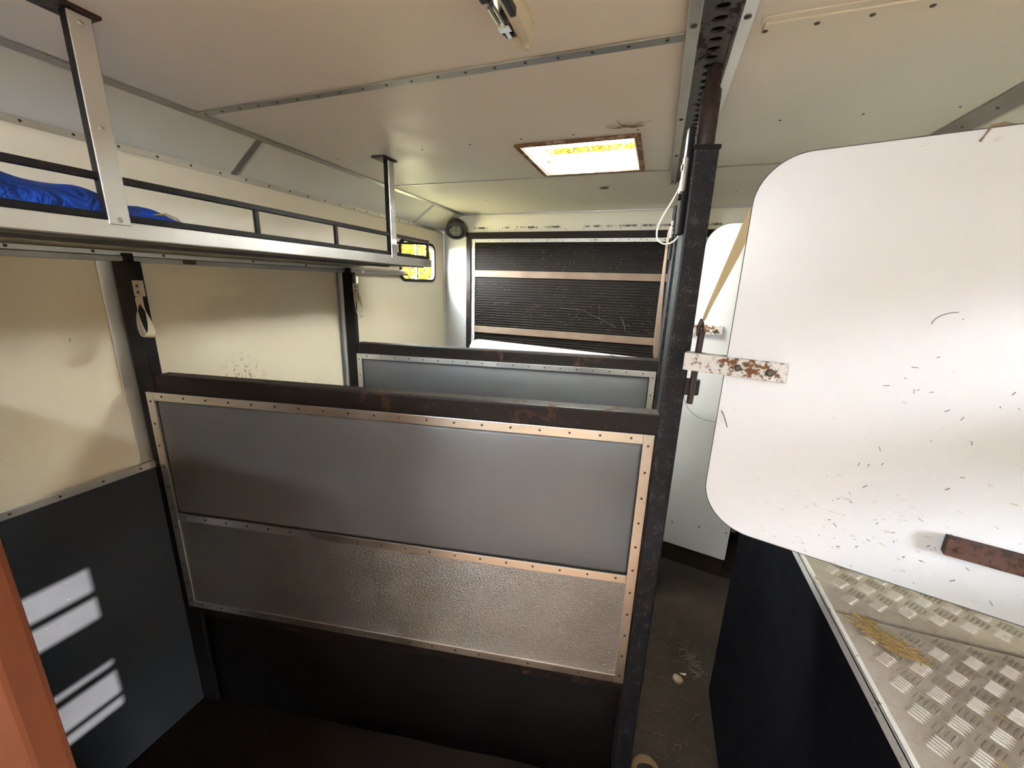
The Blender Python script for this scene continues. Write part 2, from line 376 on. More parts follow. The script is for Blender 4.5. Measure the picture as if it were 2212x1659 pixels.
# back wall round the ramp opening
RX0, RX1, RZ = -1.328, .70, 1.962
b = B(); b.box(XL - T, RX0, YB - .03, YB, 0, CE + T); b.box(RX1, XR + T, YB - .03, YB, 0, CE + T); b.box(RX0, RX1, YB - .03, YB, RZ, CE + T)
b.prism([(RX0, YB - .03, RZ), (RX0 + .0, YB - .03, RZ), (RX0, YB, RZ)], (0, 0, .001))
wall_back = struct(b.build('wall_back', 'wall_back'), 'cream back wall around the rear ramp, smudged above it', 'wall')
# bulkhead behind the camera with the opening added to let sky light in
b = B(); f0, f1, f2, f3 = FRONT_FILL
b.box(XL - T, f0, YF - T, YF, 0, CE + T); b.box(f1, XR + T, YF - T, YF, 0, CE + T); b.box(f0, f1, YF - T, YF, f3, CE + T); b.box(f0, f1, YF - T, YF, 0, f2)
struct(b.build('wall_front', 'wall'), 'cream front bulkhead with an added opening for sky light', 'wall')
struct(B().box(XL + .02, XR, YF, .20, 0, .012).build('floor_1', 'bounce_wood'), 'unseen warm wooden boards added on the floor to bounce light', 'floor')  # added out of view; its warm colour throws light onto the near partition
# outside ground
struct(B().box(-60, 60, -60, 80, -1.06, -1.0).build('ground', 'grass'), 'dry grassy ground outside the horse box', 'ground')
portal('bulkhead_portal', ((f0 + f1) / 2, YF - T - .01, (f2 + f3) / 2), (0, 1, 0), f1 - f0, f3 - f2)
portal('side_fill_portal', (XR + T + .01, (g0 + g1) / 2, gz / 2), (-1, 0, 0), g1 - g0, gz)
portal('slat_portal', (XR + T + .01, (SY0 + SY1) / 2, 1.51), (-1, 0, 0), SY1 - SY0, .53)
portal('vent_portal', ((x0 + x1) / 2, (y0 + y1) / 2, CE + .115), (0, 0, -1), x1 - x0, y1 - y0)
portal('roof_fill_portal', ((x0 + x1) / 2, (ROOF_FILL[0] + ROOF_FILL[1]) / 2, CE + T + .01), (0, 0, -1), x1 - x0, ROOF_FILL[1] - ROOF_FILL[0])
portal('window_portal', (XL - TL - .01, (wy0 + wy1) / 2, (wz0 + wz1) / 2), (1, 0, 0), wy1 - wy0, wz1 - wz0)

# ------------------------------------------------------------------ trims
tn = [0]
def trim(bb, mat, label, bevel=.0008):
    tn[0] += 1
    return struct(bb.build('trim_%d' % tn[0], mat, None, bevel), label, 'trim')
t = trim(B().box(XCL, -.008, .925, .950, CE - .004, CE), 'alu_dull', 'riveted aluminium strip across the ceiling in front of the roof vent')
rivet_row((XCL, .937, CE - .004), (-.008, .937, CE - .004), (0, 0, -1), t, .071, .0036)
t = trim(B().box(XCL, -.008, 1.848, 1.858, CE - .003, CE), 'alu_dull', 'thin strip across the ceiling just behind the roof vent')
t = trim(B().box(.105, XCR, 1.848, 1.856, CE - .003, CE), 'alu_dull', 'thin ceiling strip right of the overhead track')
b = B(); b.box(.125, XCR, .935, .965, CE - .005, CE); b.box(.118, XCR, .918, .935, CE - .0025, CE)
t = trim(b, 'cove', 'cream painted seam strip with bolts on the ceiling right of the track', .002)
rivet_row((.10, .955, CE - .005), (XCR, .955, CE - .005), (0, 0, -1), t, .075, .0045, 'rivet', 'bolt')
t = trim(B().prism([(XCL, YF, CE - .001), (XCL + .012, YF, CE - .001), (XCL + .012, YF, CE - .004), (XCL - .010, YF, CE - .010), (XCL - .012, YF, CE - .006)], (0, YB - YF - .03, 0)), 'alu_dull', 'narrow strip along the ceiling edge above the left cove', 0)
t = trim(B().prism([(XCR, YF, CE - .001), (XCR - .012, YF, CE - .001), (XCR - .012, YF, CE - .004), (XCR + .028, YF, CE - .026), (XCR + .034, YF, CE - .018)], (0, YB - YF - .03, 0)), 'alu_dull', 'grey strip along the ceiling edge above the right cove', 0)
rivet_row((XCR + .008, .3, CE - .0165), (XCR + .008, 2.3, CE - .0165), (-.47, 0, -.88), t, .12, .0035)
t = trim(B().box(XL, XL + .005, YF, YB - .03, ZC - .016, ZC + .004), 'alu', 'riveted aluminium strip along the top of the left wall')
rivet_row((XL + .005, .10, ZC - .006), (XL + .005, 2.66, ZC - .006), (1, 0, 0), t, .0975, .0036)
for yy, lab in ((1.14, 'grey strip across the left cove nearer the camera'), (2.30, 'grey strip across the left cove nearest the back wall')):
    n_ = Vector((CE - ZC, 0, -(XCL - XL))).normalized() * .003
    trim(B().prism([(XCL - .012, yy - .011, CE - .0085), (XCL - .012, yy + .011, CE - .0085), (XL + .002, yy + .011, ZC + .002), (XL + .002, yy - .011, ZC + .002)], n_), 'alu_dull', lab, 0)
t = trim(B().box(XL + .010, XL + .014, YF, 0.735, .995, 1.018), 'alu', 'riveted aluminium strip capping the dark kickboard left of the near partition')
rivet_row((XL + .014, .10, 1.007), (XL + .014, .72, 1.007), (1, 0, 0), t, .1, .0036)
trim(B().box(XL + .010, XL + .014, 0.75, YB - .04, .995, 1.018), 'alu', 'aluminium strip capping the kickboard behind the near partition')
t = trim(B().box(XL, XL + .005, .695, .735, 1.018, 1.66), 'alu', 'upright aluminium strip on the left wall behind the near partition post', .001)
t = trim(B().box(XL, XL + .005, 1.60, 1.64, 1.018, 1.66), 'alu', 'upright aluminium strip on the left wall behind the far partition post', .001)
t = trim(B().box(XL, XL + .012, YB - .05, YB - .03, 0, ZC), 'alu', 'upright riveted corner strip between left wall and back wall', .001)
rivet_row((XL + .012, YB - .04, 1.0), (XL + .012, YB - .04, 1.9), (1, 0, 0), t, .09, .003)
t = trim(B().box(XL + .012, RX0, YB - .036, YB - .03, 0, RZ - .005), 'alu_soft', 'bright aluminium panel between the corner and the rear ramp frame', .001)
rivet_row((RX0 - .018, YB - .036, 1.0), (RX0 - .018, YB - .036, 1.94), (0, -1, 0), t, .085, .003)
t = trim(B().box(XL, XR, YB - .036, YB - .03, CE - .008, CE), 'alu_dull', 'thin strip where the ceiling meets the back wall', 0)
rivet_row((RX0 + .1, YB - .03, RZ + .016), (RX1, YB - .03, RZ + .016), (0, -1, 0), wall_back, .12, .003)

# ------------------------------------------------------------------ left window
w1 = struct(empty('window_1', (XL, (wy0 + wy1) / 2, wz0)), 'small sliding window in the left wall with yellow leaves outside', 'window')
hw = (wy1 - wy0) / 2; wh = wz1 - wz0
def ring(b, o1, o2, x, t):
    a = [b.bm.verts.new((x, p[0], p[1])) for p in o1]; c = [b.bm.verts.new((x, p[0], p[1])) for p in o2]
    a2 = [b.bm.verts.new((x + t, p[0], p[1])) for p in o1]; c2 = [b.bm.verts.new((x + t, p[0], p[1])) for p in o2]; k = len(a)
    for i in range(k):
        j = (i + 1) % k
        for q in ((a[i], a[j], c[j], c[i]), (a2[i], c2[i], c2[j], a2[j]), (a[i], a2[i], a2[j], a[j]), (c[i], c[j], c2[j], c2[i])): b.bm.faces.new(q)
    return b
ring(B(), round_outline(-hw - .012, hw + .012, -.012, wh + .012, (.055,) * 4), round_outline(-hw + .004, hw - .004, .006, wh - .006, (.042,) * 4), -.02, .028).build('window_frame', 'rubber', w1)
# wall shows through corners otherwise: corner fillets
B().box(-.020, -.008, -.006, .006, .002, wh - .002).build('mullion', 'alu_dull', w1)
B().box(-.008, .002, -.022, -.008, .012, .034).build('catch', 'black_plastic', w1)
for ya, yb, x_ in ((-hw + .002, .004, -.012), (-.004, hw - .002, -.018)):
    B().box(x_, x_ + .003, ya, yb, .002, wh - .002).build('window_pane', 'glass', w1)
b = B()
for sy in (-1, 1):
    for sz, zc in ((1, 0.0), (-1, wh)):
        pts = [(XL-TL, (wy0+wy1)/2+sy * hw, wz0+zc)] + [(XL-TL, (wy0+wy1)/2+sy * (hw - .05 + .05 * math.sin(a)), wz0 + zc + sz * (.05 - .05 * math.cos(a))) for a in [math.radians(90 - k * 15) for k in range(7)]]
        b.prism(pts, (TL - .001, 0, 0))
b.build('corner_fillet', 'wall', wall_left)

# ================================================================== ROOF VENT
rv = tag(empty('roof_vent', ((x0 + x1) / 2, (y0 + y1) / 2, CE)), 'square roof vent with rust brown frame and raised lid, ceiling', 'roof vent')
hx, hy = (x1 - x0) / 2, (y1 - y0) / 2
b = B(); w_ = .019
for (a0, a1, c0, c1) in ((-hx - w_, hx + w_, -hy - w_, -hy), (-hx - w_, hx + w_, hy, hy + w_ * .7), (-hx - w_, -hx, -hy, hy), (hx, hx + w_, -hy, hy)):
    b.box(a0, a1, c0, c1, -.009, 0.0)
fr = b.build('vent_frame', 'rust_frame', rv, .002)
b = B()
for (a0, a1, c0, c1) in ((-hx, hx, -hy, -hy + .004), (-hx, hx, hy - .004, hy), (-hx, -hx + .004, -hy + .004, hy - .004), (hx - .004, hx, -hy + .004, hy - .004)):
    b.box(a0, a1, c0, c1, -.004, .068)
b.box(-hx, hx, hy - .008, hy, .03, .034)
b.build('reveal', 'vent_white', rv)
for k in range(4): rivet((-hx + .03 + k * (2 * hx - .06) / 3, hy + .006, -.009), (0, 0, -1), rv, .003, 'rivet', 'screw'); rivet((-hx + .03 + k * (2 * hx - .06) / 3, -hy - .008, -.009), (0, 0, -1), rv, .003, 'rivet', 'screw')
b = B(); b.box(-hx - .03, hx + .03, -hy - .03, hy + .03, .122, .126)
for (a0, a1, c0, c1) in ((-hx - .034, hx + .034, -hy - .034, -hy - .03), (-hx - .034, hx + .034, hy + .03, hy + .034), (-hx - .034, -hx - .03, -hy - .03, hy + .03), (hx + .03, hx + .034, -hy - .03, hy + .03)):
    b.box(a0, a1, c0, c1, .104, .126)
b.build('lid', 'lid', rv)
b = B(); b.tube([(-hx + .03, hy - .02, .05), (-hx + .025, hy - .06, .085), (-hx + .02, hy - .08, .122)], .004, 8); b.tube([(-hx + .004, hy - .02, .05), (-hx + .04, hy - .02, .05)], .006, 8)
b.build('stay', 'alu_dirty', rv)
B().box(-hx + .0, -hx + .02, hy - .05, hy - .01, .035, .055).build('stay_bracket', 'rust_frame', rv)

# ================================================================== CEILING TRACK
tr = tag(empty('ceiling_track', (.048, 1.0, CE)), 'perforated steel track on the ceiling that holds the partition poles', 'track')
b = B(); ya, yb, zp = -.9, 1.02, -.010
pitch = .032; k = int((yb - ya) / pitch); hxw = .031
for i in range(k):
    yc = ya + pitch * (i + .5); ho = i >= k - 4 or True
    out = []; inn = []
    for q in range(16):
        a = 2 * math.pi * q / 16; c, s_ = math.cos(a), math.sin(a)
        sc_ = 1 / max(abs(c), abs(s_)); out.append((c * sc_ * .0155, yc + s_ * sc_ * pitch / 2, zp)); inn.append((c * .0125, yc + s_ * .0095, zp))
    vo = [b.bm.verts.new(p) for p in out]; vi = [b.bm.verts.new(p) for p in inn]; vd = [b.bm.verts.new((p[0], p[1], zp + .004)) for p in inn]
    for q in range(16):
        r_ = (q + 1) % 16
        b.bm.faces.new((vo[q], vo[r_], vi[r_], vi[q])); b.bm.faces.new((vi[q], vi[r_], vd[r_], vd[q]))
b.box(-hxw, -.0155, ya, yb, zp - .001, zp + .004); b.box(.0155, hxw, ya, yb, zp - .001, zp + .004)
b.box(-hxw, -hxw + .004, ya, yb, zp - .008, 0); b.box(hxw - .004, hxw, ya, yb, zp - .008, 0)
b.build('perforated_channel', 'galv', tr)
B().box(-hxw, hxw, ya, yb, -.002, -.0005).build('backing', 'dark', tr)
for s_ in (-1, 1):
    b = B(); xa, xb = sorted((s_ * hxw, s_ * (hxw + .022))); b.box(xa, xb, ya, yb + .02, -.016, -.012)
    xa, xb = sorted((s_ * hxw, s_ * (hxw + .003))); b.box(xa, xb, ya, yb + .02, -.018, 0); xa, xb = sorted((s_ * (hxw + .019), s_ * (hxw + .022))); b.box(xa, xb, ya, yb + .02, -.014, 0)
    fl = b.build('flange', 'alu', tr, .001)
    for y in (-.55, -.12, .30, .62, .98): rivet((s_ * (hxw + .011), y, -.016), (0, 0, -1), fl, .006, 'rivet', 'bolt')

# ================================================================== PARTITIONS
def partition(P, label, z_top, s_left, post, s_right, wall_gap=0, legs=True):
    """swing partition; local x runs along it from the pole, local y away from the camera, z up; face at y=0"""
    t = tag(empty('swing_partition', (P[0], P[1], 0), A1), label, 'partition', 'swing partitions')
    p0, p1 = post
    B().box(p0, p1, .002, .032, .0, ZO + .03).build('wall_post', 'steel_black', t, .004)
    B().box(p0 + .014, p1 - .016, .008, .026, ZO + .03, ZO + .052).build('post_spigot', 'steel_black', t, .002)
    zt = ZO + z_top; zs = zt - .055
    B().box(p1, -.001, .002, .052, zs - .004, zt).build('top_bar', 'steel_brown', t, .006)
    B().box(s_right - .004, -.001, .003, .050, .12, zs - .004).build('side_bar', 'steel_brown', t, .003)
    zb = ZO - 1.172; zm = ZO - .80
    B().box(p1, s_right, .002, .052, zb - .024, zb + .012).build('bottom_bar', 'steel_brown', t, .006)
    # padded upper sheet
    b = B(); nx, nz = 24, 10; w = .026; X0, X1, Z0, Z1 = s_left + w, s_right - w, zm + .012, zs - w
    g = []
    for j in range(nz + 1):
        row = []
        for i in range(nx + 1):
            u, v = i / nx, j / nz; uu, vv = u * u * (3 - 2 * u), v * v * (3 - 2 * v)
            du = min(uu, 1 - uu) * (X1 - X0); dv = min(vv, 1 - vv) * (Z1 - Z0); e = min(du, dv)
            yy = .004 - .012 * (1 - math.exp(-(e / .035)))
            row.append(b.bm.verts.new((X0 + uu * (X1 - X0), yy, Z0 + vv * (Z1 - Z0))))
        g.append(row)
    for j in range(nz):
        for i in range(nx): b.bm.faces.new((g[j][i], g[j][i + 1], g[j + 1][i + 1], g[j + 1][i]))
    up = b.build('upper_panel', 'pad', t, 0, 'all')
    up.modifiers.new('solid', 'SOLIDIFY').thickness = -.004
    B().box(s_left + .01, s_right - .01, .004, .050, zb, zs).build('core_board', 'dark', t)
    B().box(s_left + w, s_right - w, -.001, .004, zb + .02, zm - .010).build('lower_panel', 'stucco', t)
    def strip(a, c, horiz, name='edge_strip', pitch=.078):
        b = B(); sw = .027
        if horiz:
            x_0, x_1, z_ = a, c[0], c[1]; b.hexa([(x_0, -.004, z_ - sw), (x_1, -.004, z_ - sw), (x_1, .003, z_ - sw), (x_0, .003, z_ - sw), (x_0, -.004, z_), (x_1, -.004, z_), (x_1, .003, z_), (x_0, .003, z_)])
            o = b.build(name, 'alu', t, .0012); rivet_row((x_0, -.004, z_ - sw * .45), (x_1, -.004, z_ - sw * .45), (0, -1, 0), o, pitch, .0036)
        else:
            x_, z_0, z_1 = a, c[0], c[1]; b.box(x_, x_ + sw, -.0045, .003, z_0, z_1)
            o = b.build(name, 'alu', t, .0012); rivet_row((x_ + sw * .5, -.0045, z_0), (x_ + sw * .5, -.0045, z_1), (0, -1, 0), o, pitch, .0036)
        return o
    strip(s_left + .027, (s_right - .027, zs), True)
    strip(s_left + .027, (s_right - .027, zm + .012), True, 'middle_strip')
    strip(s_left + .027, (s_right - .027, zb + .027), True)
    strip(s_left, (zb, zs), False); strip(s_right - .027, (zb, zs), False)
    # rubber skirt hanging below
    b = B(); k = 30; a = []; c = []
    for i in range(k + 1):
        x = p1 + (s_right - p1) * i / k; wv = .002 * math.sin(i * .9) + .001 * math.sin(i * .37)
        a.append((x, .02, zb - .02)); c.append((x, .02 + wv, .002))
    va = [b.bm.verts.new(p) for p in a]; vc = [b.bm.verts.new(p) for p in c]
    for i in range(k): b.bm.faces.new((va[i], va[i + 1], vc[i + 1], vc[i]))
    sk = b.build('rubber_skirt', 'rubber_flap', t, 0, 'all'); sk.modifiers.new('solid', 'SOLIDIFY').thickness = .006
    B().box(p1 - .002, s_right, .012, .034, zb - .05, zb - .018).build('skirt_rail', 'steel_brown', t, .002)
    return t
P1 = (.05, 1.016); P2 = (.05, 1.90)
partition(P1, 'nearer black framed partition with grey padded sheet and riveted aluminium edging', -.308, -1.552, (-1.585, -1.518), -.018)
partition(P2, 'farther black framed partition with a bluish grey sheet, behind the nearer one', -.318, -1.508, (-1.562, -1.507), -.018)

# wall rail that takes the posts
rl = tag(empty('wall_rail', (XL, .9, ZO + .04)), 'aluminium rail on the left wall under the luggage rack', 'rail')
B().box(0.005, .036, -2.0, 1.24, .004, .018).build('upper_rail', 'alu', rl, .001)
B().box(0.005, .040, -2.0, 1.27, -.012, .003).build('lower_channel', 'alu_dull', rl, .001)
B().box(.0400, .0412, .0 , .04, -.010, .001).build('rust_patch', 'rustbar', rl)
for y in (-.55, -.38, -.22, -.05, .25, .5): rivet((.036, y, .012), (1, 0, 0), rl, .004, 'rivet', 'bolt')

# ------------------------------------------------------------------ poles
def pole():
    t = empty('partition_pole', (P1[0], P1[1], 0), A1)
    B().box(-.012, .040, .0, .052, .0, ZO + .297).build('square_tube', 'steel_worn', t, .005)
    B().box(-.014, .042, -.002, .054, ZO + .291, ZO + .300).build('collar', 'steel_black', t, .002)
    B().tube([(.014, .026, ZO + .29), (.014, .026, ZO + .408), (.014, .026, ZO + .414), (.014, .026, ZO + .446), (.014, .026, CE - .004)], [.0195, .0195, .0150, .0150, .0130], 20).build('inner_tube', 'rust_tube', t, 0, True)
    b = B(); b.box(-.024, -.012, .010, .036, ZO + .12, ZO + .34); b.build('slide_latch', 'steel_black', t, .003)
    for zz_ in (.20, .26): B().tube([(-.030, .018, ZO + zz_), (-.004, .018, ZO + zz_)], .007, 10).build('latch_pin', 'steel_black', t, 0, True)
    b = B(); b.box(-.028, -.016, .010, .024, ZO + .21, ZO + .28); b.build('latch_bracket', 'alu_dull', t, .002)
    b = B(); b.box(.038, .062, .000, .026, ZO - .252, ZO - .214); b.tube([(.062, .013, ZO - .252), (.062, .013, ZO - .214)], .013, 16); b.build('pin_lug', 'rust_tube', t, .001)
    B().box(-.035, .060, -.02, .07, 0, .006).build('foot_plate', 'rust_tube', t, .001)
    return t
pl = pole(); tag(pl, 'black rusty centre pole in front, from floor to ceiling track, nearest the camera', 'pole', 'partition poles')
pl2 = copy_tree(pl); pl2.location = (P2[0], P2[1], 0)
tag(pl2, 'black centre pole mostly hidden behind the front pole, at the far partition', 'pole', 'partition poles')

# ------------------------------------------------------------------ head panels
def head_panel():
    t = empty('head_panel', (.05, .99, 0), A2)
    zt, zb, sl, sr = ZO + .252, ZO - .545, .112, .84
    o = round_outline(sl, sr, zb, zt, (.105, .02, .02, .085), 12)
    brd = B().prism([(p[0], 0, p[1]) for p in o], (0, .012, 0)).build('board', 'head', t)
    # dark raw edge of the board
    e = B(); k = len(o); cx, cz = (sl + sr) / 2, (zt + zb) / 2
    ra = [e.bm.verts.new((p[0], -.0003, p[1])) for p in o]; rb = [e.bm.verts.new((p[0], .0132, p[1])) for p in o]
    q = [((p[0] - cx) * 1.0042 + cx, (p[1] - cz) * 1.0038 + cz) for p in o]
    rc = [e.bm.verts.new((p[0], -.0003, p[1])) for p in q]; rd = [e.bm.verts.new((p[0], .0132, p[1])) for p in q]
    for i in range(k):
        j = (i + 1) % k
        for f in ((ra[i], ra[j], rc[j], rc[i]), (rc[i], rc[j], rd[j], rd[i]), (rd[i], rd[j], rb[j], rb[i]), (rb[i], rb[j], ra[j], ra[i])): e.bm.faces.new(f)
    e.build('board_edge', 'edge', t)
    b = B(); b.box(.026, .224, -.010, -.002, ZO - .180, ZO - .140); b.box(.026, .108, -.002, .022, ZO - .147, ZO - .140)
    br = b.build('bracket', 'bracket', t, .0015)
    rivet((.136, -.010, ZO - .160), (0, -1, 0), br, .0075, 'mud_bolt', 'bolt', .006); rivet((.195, -.010, ZO - .162), (0, -1, 0), br, .0085, 'mud_bolt', 'bolt', .006)
    rivet((.104, -.010, ZO - .160), (0, -1, 0), br, .0042, 'rivet', 'bolt', .001)
    B().tube([(.048, .010, ZO - .262), (.049, .010, ZO - .20), (.052, .010, ZO - .09)], .0072, 12).build('hinge_pin', 'rust_tube', t, 0, True)
    b = B(); b.box(.505, .84, -.020, -.001, ZO - .447, ZO - .413); lo = b.build('lower_bar', 'rustbar', t, .002)
    rivet((.522, -.020, ZO - .43), (0, -1, 0), lo, .006, 'rustbar', 'bolt', .004)
    return t
hp = head_panel(); tag(hp, 'large white rounded head panel at right with a rusty white bracket', 'panel', 'white head panels')
hp2 = copy_tree(hp); hp2.location = (.05, 1.865, 0)
tag(hp2, 'farther white rounded head panel, seen in the gap between pole and large panel', 'panel', 'white head panels')
# straw and dirt stuck on the near panel (uncountable scraps)
b = B(); rnd = random.Random(3)
spots = [(.390, -.281), (.367, -.319), (.384, -.361), (.487, -.573), (.445, -.034), (.517, -.172), (.381, -.317), (.365, -.383), (.369, -.503), (.396, -.491), (.415, -.430), (.526, -.147), (.48, -.20), (.50, -.24), (.46, -.19), (.43, -.1), (.35, -.40), (.37, -.40), (.345, -.45), (.41, -.47), (.44, -.44), (.47, -.40), (.49, -.33), (.56, -.38), (.60, -.36)]
for k in range(26): spots.append((rnd.uniform(.33, .62), rnd.choice((rnd.uniform(-.53, -.44), rnd.uniform(-.42, -.12)))))
for s_, z_ in spots:
    if z_ < -.535: z_ = -.53
    a = rnd.uniform(0, 3.14); L = rnd.uniform(.002, .009); w_ = rnd.uniform(.0005, .0013); c, q = math.cos(a) * L / 2, math.sin(a) * L / 2
    b.bar((s_ - c, -.0012, ZO + z_ - q), (s_ + c, -.0012, ZO + z_ + q), w_, .0014, (0, 1, 0))
b.tube([(.44 + .03 * math.cos(a), -.002, ZO - .045 + .022 * math.sin(a)) for a in [math.radians(95 + 12 * k) for k in range(8)]], .0008, 5)
b.tube([(.118, -.002, ZO - .262), (.126, -.002, ZO - .276), (.135, -.002, ZO - .298)], .0012, 5)
tag(b.build('straw_scrap', 'hay_dark', hp), kind='stuff')
# twig caught on top edge of the near panel
tw = tag(empty('twig', (.05 + .412 * math.cos(A2), .99 + .412 * math.sin(A2), ZO + .252), A2), 'small dark twig caught on the top edge of the large white panel', 'twig')
B().tube([(.03, .004, .001), (.012, .0, .004), (.0, -.002, .002), (-.004, -.003, -.008), (-.008, -.004, -.017)], [.001, .0028, .0024, .0010, .0018], 7).build('stem', 'hay_dark', tw, 0, True)

# ------------------------------------------------------------------ lower white board at the back
bd = tag(empty('back_board', (.18, 2.32, 0), A3), 'white board with rounded top corner standing low in front of the rear ramp', 'board')
o = round_outline(-1.452, .356, .115, ZO - .392, (.01, .01, .03, .085), 10)
B().prism([(p[0], 0, p[1]) for p in o], (0, .014, 0)).build('board', 'board', bd, .001)
B().box(-1.40, .35, .004, .016, 0, .118).build('rubber_strip', 'floor', bd)
for s_, z_ in ((-.004, -1.139), (.003, -1.198), (.055, -1.359), (.200, -1.341), (.340, -1.330)): rivet((s_, 0, ZO + z_), (0, -1, 0), bd, .0048, 'rivet', 'bolt')
B().tube([(-.42, -.002, ZO - .392), (-.39, -.003, ZO - .396), (-.36, -.003, ZO - .41), (-.345, -.003, ZO - .43)], .0018, 6).build('stuck_straw', 'hay_dark', bd)

# ================================================================== REAR RAMP
rp = tag(empty('rear_ramp', ((RX0 + RX1) / 2, YB - .03, 0)), 'closed rear loading ramp of ribbed black rubber with wooden battens', 'ramp')
hxr = (RX1 - RX0) / 2
b = B(); fw = .036
b.box(-hxr, hxr, -.018, .012, RZ - .040, RZ); b.box(-hxr, -hxr + fw, -.018, .012, 0, RZ - .040); b.box(hxr - fw, hxr, -.018, .012, 0, RZ - .040)
b.build('ramp_frame', 'steel_brown', rp, .003)
za = RZ - .042; sa = -hxr + fw
for (q0, q1, r0, r1, p_, q_) in ((sa, hxr - fw, za - .024, za, (sa, -.006, za - .012), (hxr - fw, -.006, za - .012)), (sa, sa + .027, 0.05, za - .024, (sa + .013, -.006, .05), (sa + .013, -.006, za - .03)), (hxr - fw - .027, hxr - fw, .05, za - .024, (hxr - fw - .013, -.006, .05), (hxr - fw - .013, -.006, za - .03))):
    st = B().box(q0, q1, -.006, .006, r0, r1).build('edge_strip', 'alu_dirty', rp, .001); rivet_row(p_, q_, (0, -1, 0), st, .105, .0034)
# ribbed rubber
b = B(); xs = (sa + .02, hxr - fw - .02); z = .03; prof = []
while z < za - .02:
    prof += [(z, .004), (z + .007, .004), (z + .009, -.004), (z + .016, -.004)]; z += .018
va = [b.bm.verts.new((xs[0], p[1], p[0])) for p in prof]; vb = [b.bm.verts.new((xs[1], p[1], p[0])) for p in prof]
for i in range(len(prof) - 1): b.bm.faces.new((va[i], vb[i], vb[i + 1], va[i + 1]))
b.build('ribbed_mat', 'ramp_rubber', rp)
B().box(-hxr + .01, hxr - .01, .008, .030, 0.0, RZ - .01).build('ramp_core', 'dark', rp)
cxr = (RX0 + RX1) / 2
for zb_, zl in ((1.661, .046), (1.262, .048), (.86, .048), (.45, .048)):
    bt = B().box(-1.256 - cxr, .05 - cxr, -.020, -.003, zb_, zb_ + zl).build('batten', 'batten', rp, .003)
    for x in (-1.23, -.9, -.45, .0): rivet((x - cxr, -.020, zb_ + zl / 2), (0, -1, 0), bt, .0035, 'rivet', 'screw')
# hay stuck in the ribs
b = B(); rnd = random.Random(11)
for k in range(230):
    x = rnd.gauss(-.45, .45); z = rnd.choice((rnd.uniform(1.32, 1.62), rnd.uniform(1.72, 1.85), rnd.uniform(1.32, 1.5)))
    if not -1.2 < x < .2: continue
    L = rnd.uniform(.005, .022); a = rnd.uniform(0, 6.28); bend = rnd.uniform(-1, 1)
    p = [(x - cxr + math.cos(a + bend * f) * L * f, -.0065, z + math.sin(a + bend * f) * L * f) for f in (0, .5, 1)]
    b.tube(p, rnd.uniform(.0005, .0010), 4)
b.tube([(-.62 - cxr + .055 * k, -.008, 1.468 + .0 * k - .0022 * k * k * (1 if k > 3 else .3)) for k in range(8)], .0010, 5)
b.tube([(-.22 - cxr + .012 * k, -.008, 1.43 - .006 * k * k) for k in range(5)], .0012, 5)
tag(b.build('hay_wisp', 'stone', rp), kind='stuff')

# ================================================================== RAISED PLATFORM
BX, BY1, BZ = .383, 1.50, 1.025
pf = tag(empty('raised_platform', (BX, BY1, 0)), 'raised black sided platform with an aluminium treadplate top at right', 'platform')
wX = XR - BX; LY = BY1 + .10
B().box(0, wX, -LY, 0, 0, BZ - .006).build('side_lining', 'boxside', pf, .004)
b = B(); b.box(-.004, .007, -LY, .004, BZ - .003, BZ + .003); b.box(-.004, 0.000, -LY, .004, BZ - .020, BZ + .003); et = b.build('edge_trim', 'alu_dirty', pf, .0015)
SEAM = .812 - BY1
for (q0, q1, nm) in ((-LY, SEAM - .003, 'a'), (SEAM + .003, 0, 'b')):
    dz_ = 0 if nm == 'a' else .002
    sh = B().box(.006, wX, q0, q1, BZ - .006, BZ + .0005 + dz_).build('treadplate_sheet', 'tread', pf)
    b = B(); p_ = .0325; L = .0250; zz = BZ + .0005 + dz_; c45 = math.sqrt(.5)
    for i in range(-90, 90):
        for j in range(-90, 90):
            gx = (i * p_ - j * p_) * c45; gy = (i * p_ + j * p_) * c45
            if not (.03 < gx < wX - .02 and q0 + .02 < gy < q1 - .016) or gy < -1.25: continue
            d = Vector((c45, c45, 0)) if (i + j) % 2 else Vector((c45, -c45, 0)); pr = Vector((-d.y, d.x, 0))
            for m_ in range(-2, 3):
                c = Vector((gx, gy, zz)) + pr * (m_ * .0064)
                a0, a1 = c - d * L / 2, c + d * L / 2; w_ = .0019; hgt = Vector((0, 0, .0030))
                v = [b.bm.verts.new(p) for p in (a0, c - d * L * .25 - pr * w_, c + d * L * .25 - pr * w_, a1, c + d * L * .25 + pr * w_, c - d * L * .25 + pr * w_, c - d * L * .3 + hgt, c + d * L * .3 + hgt)]
                for f in ((0, 1, 6), (1, 2, 7, 6), (2, 3, 7), (3, 4, 7), (4, 5, 6, 7), (5, 0, 6)): b.bm.faces.new([v[q] for q in f])
    tag(b.build('tread_bar', 'tread', sh), kind='stuff')
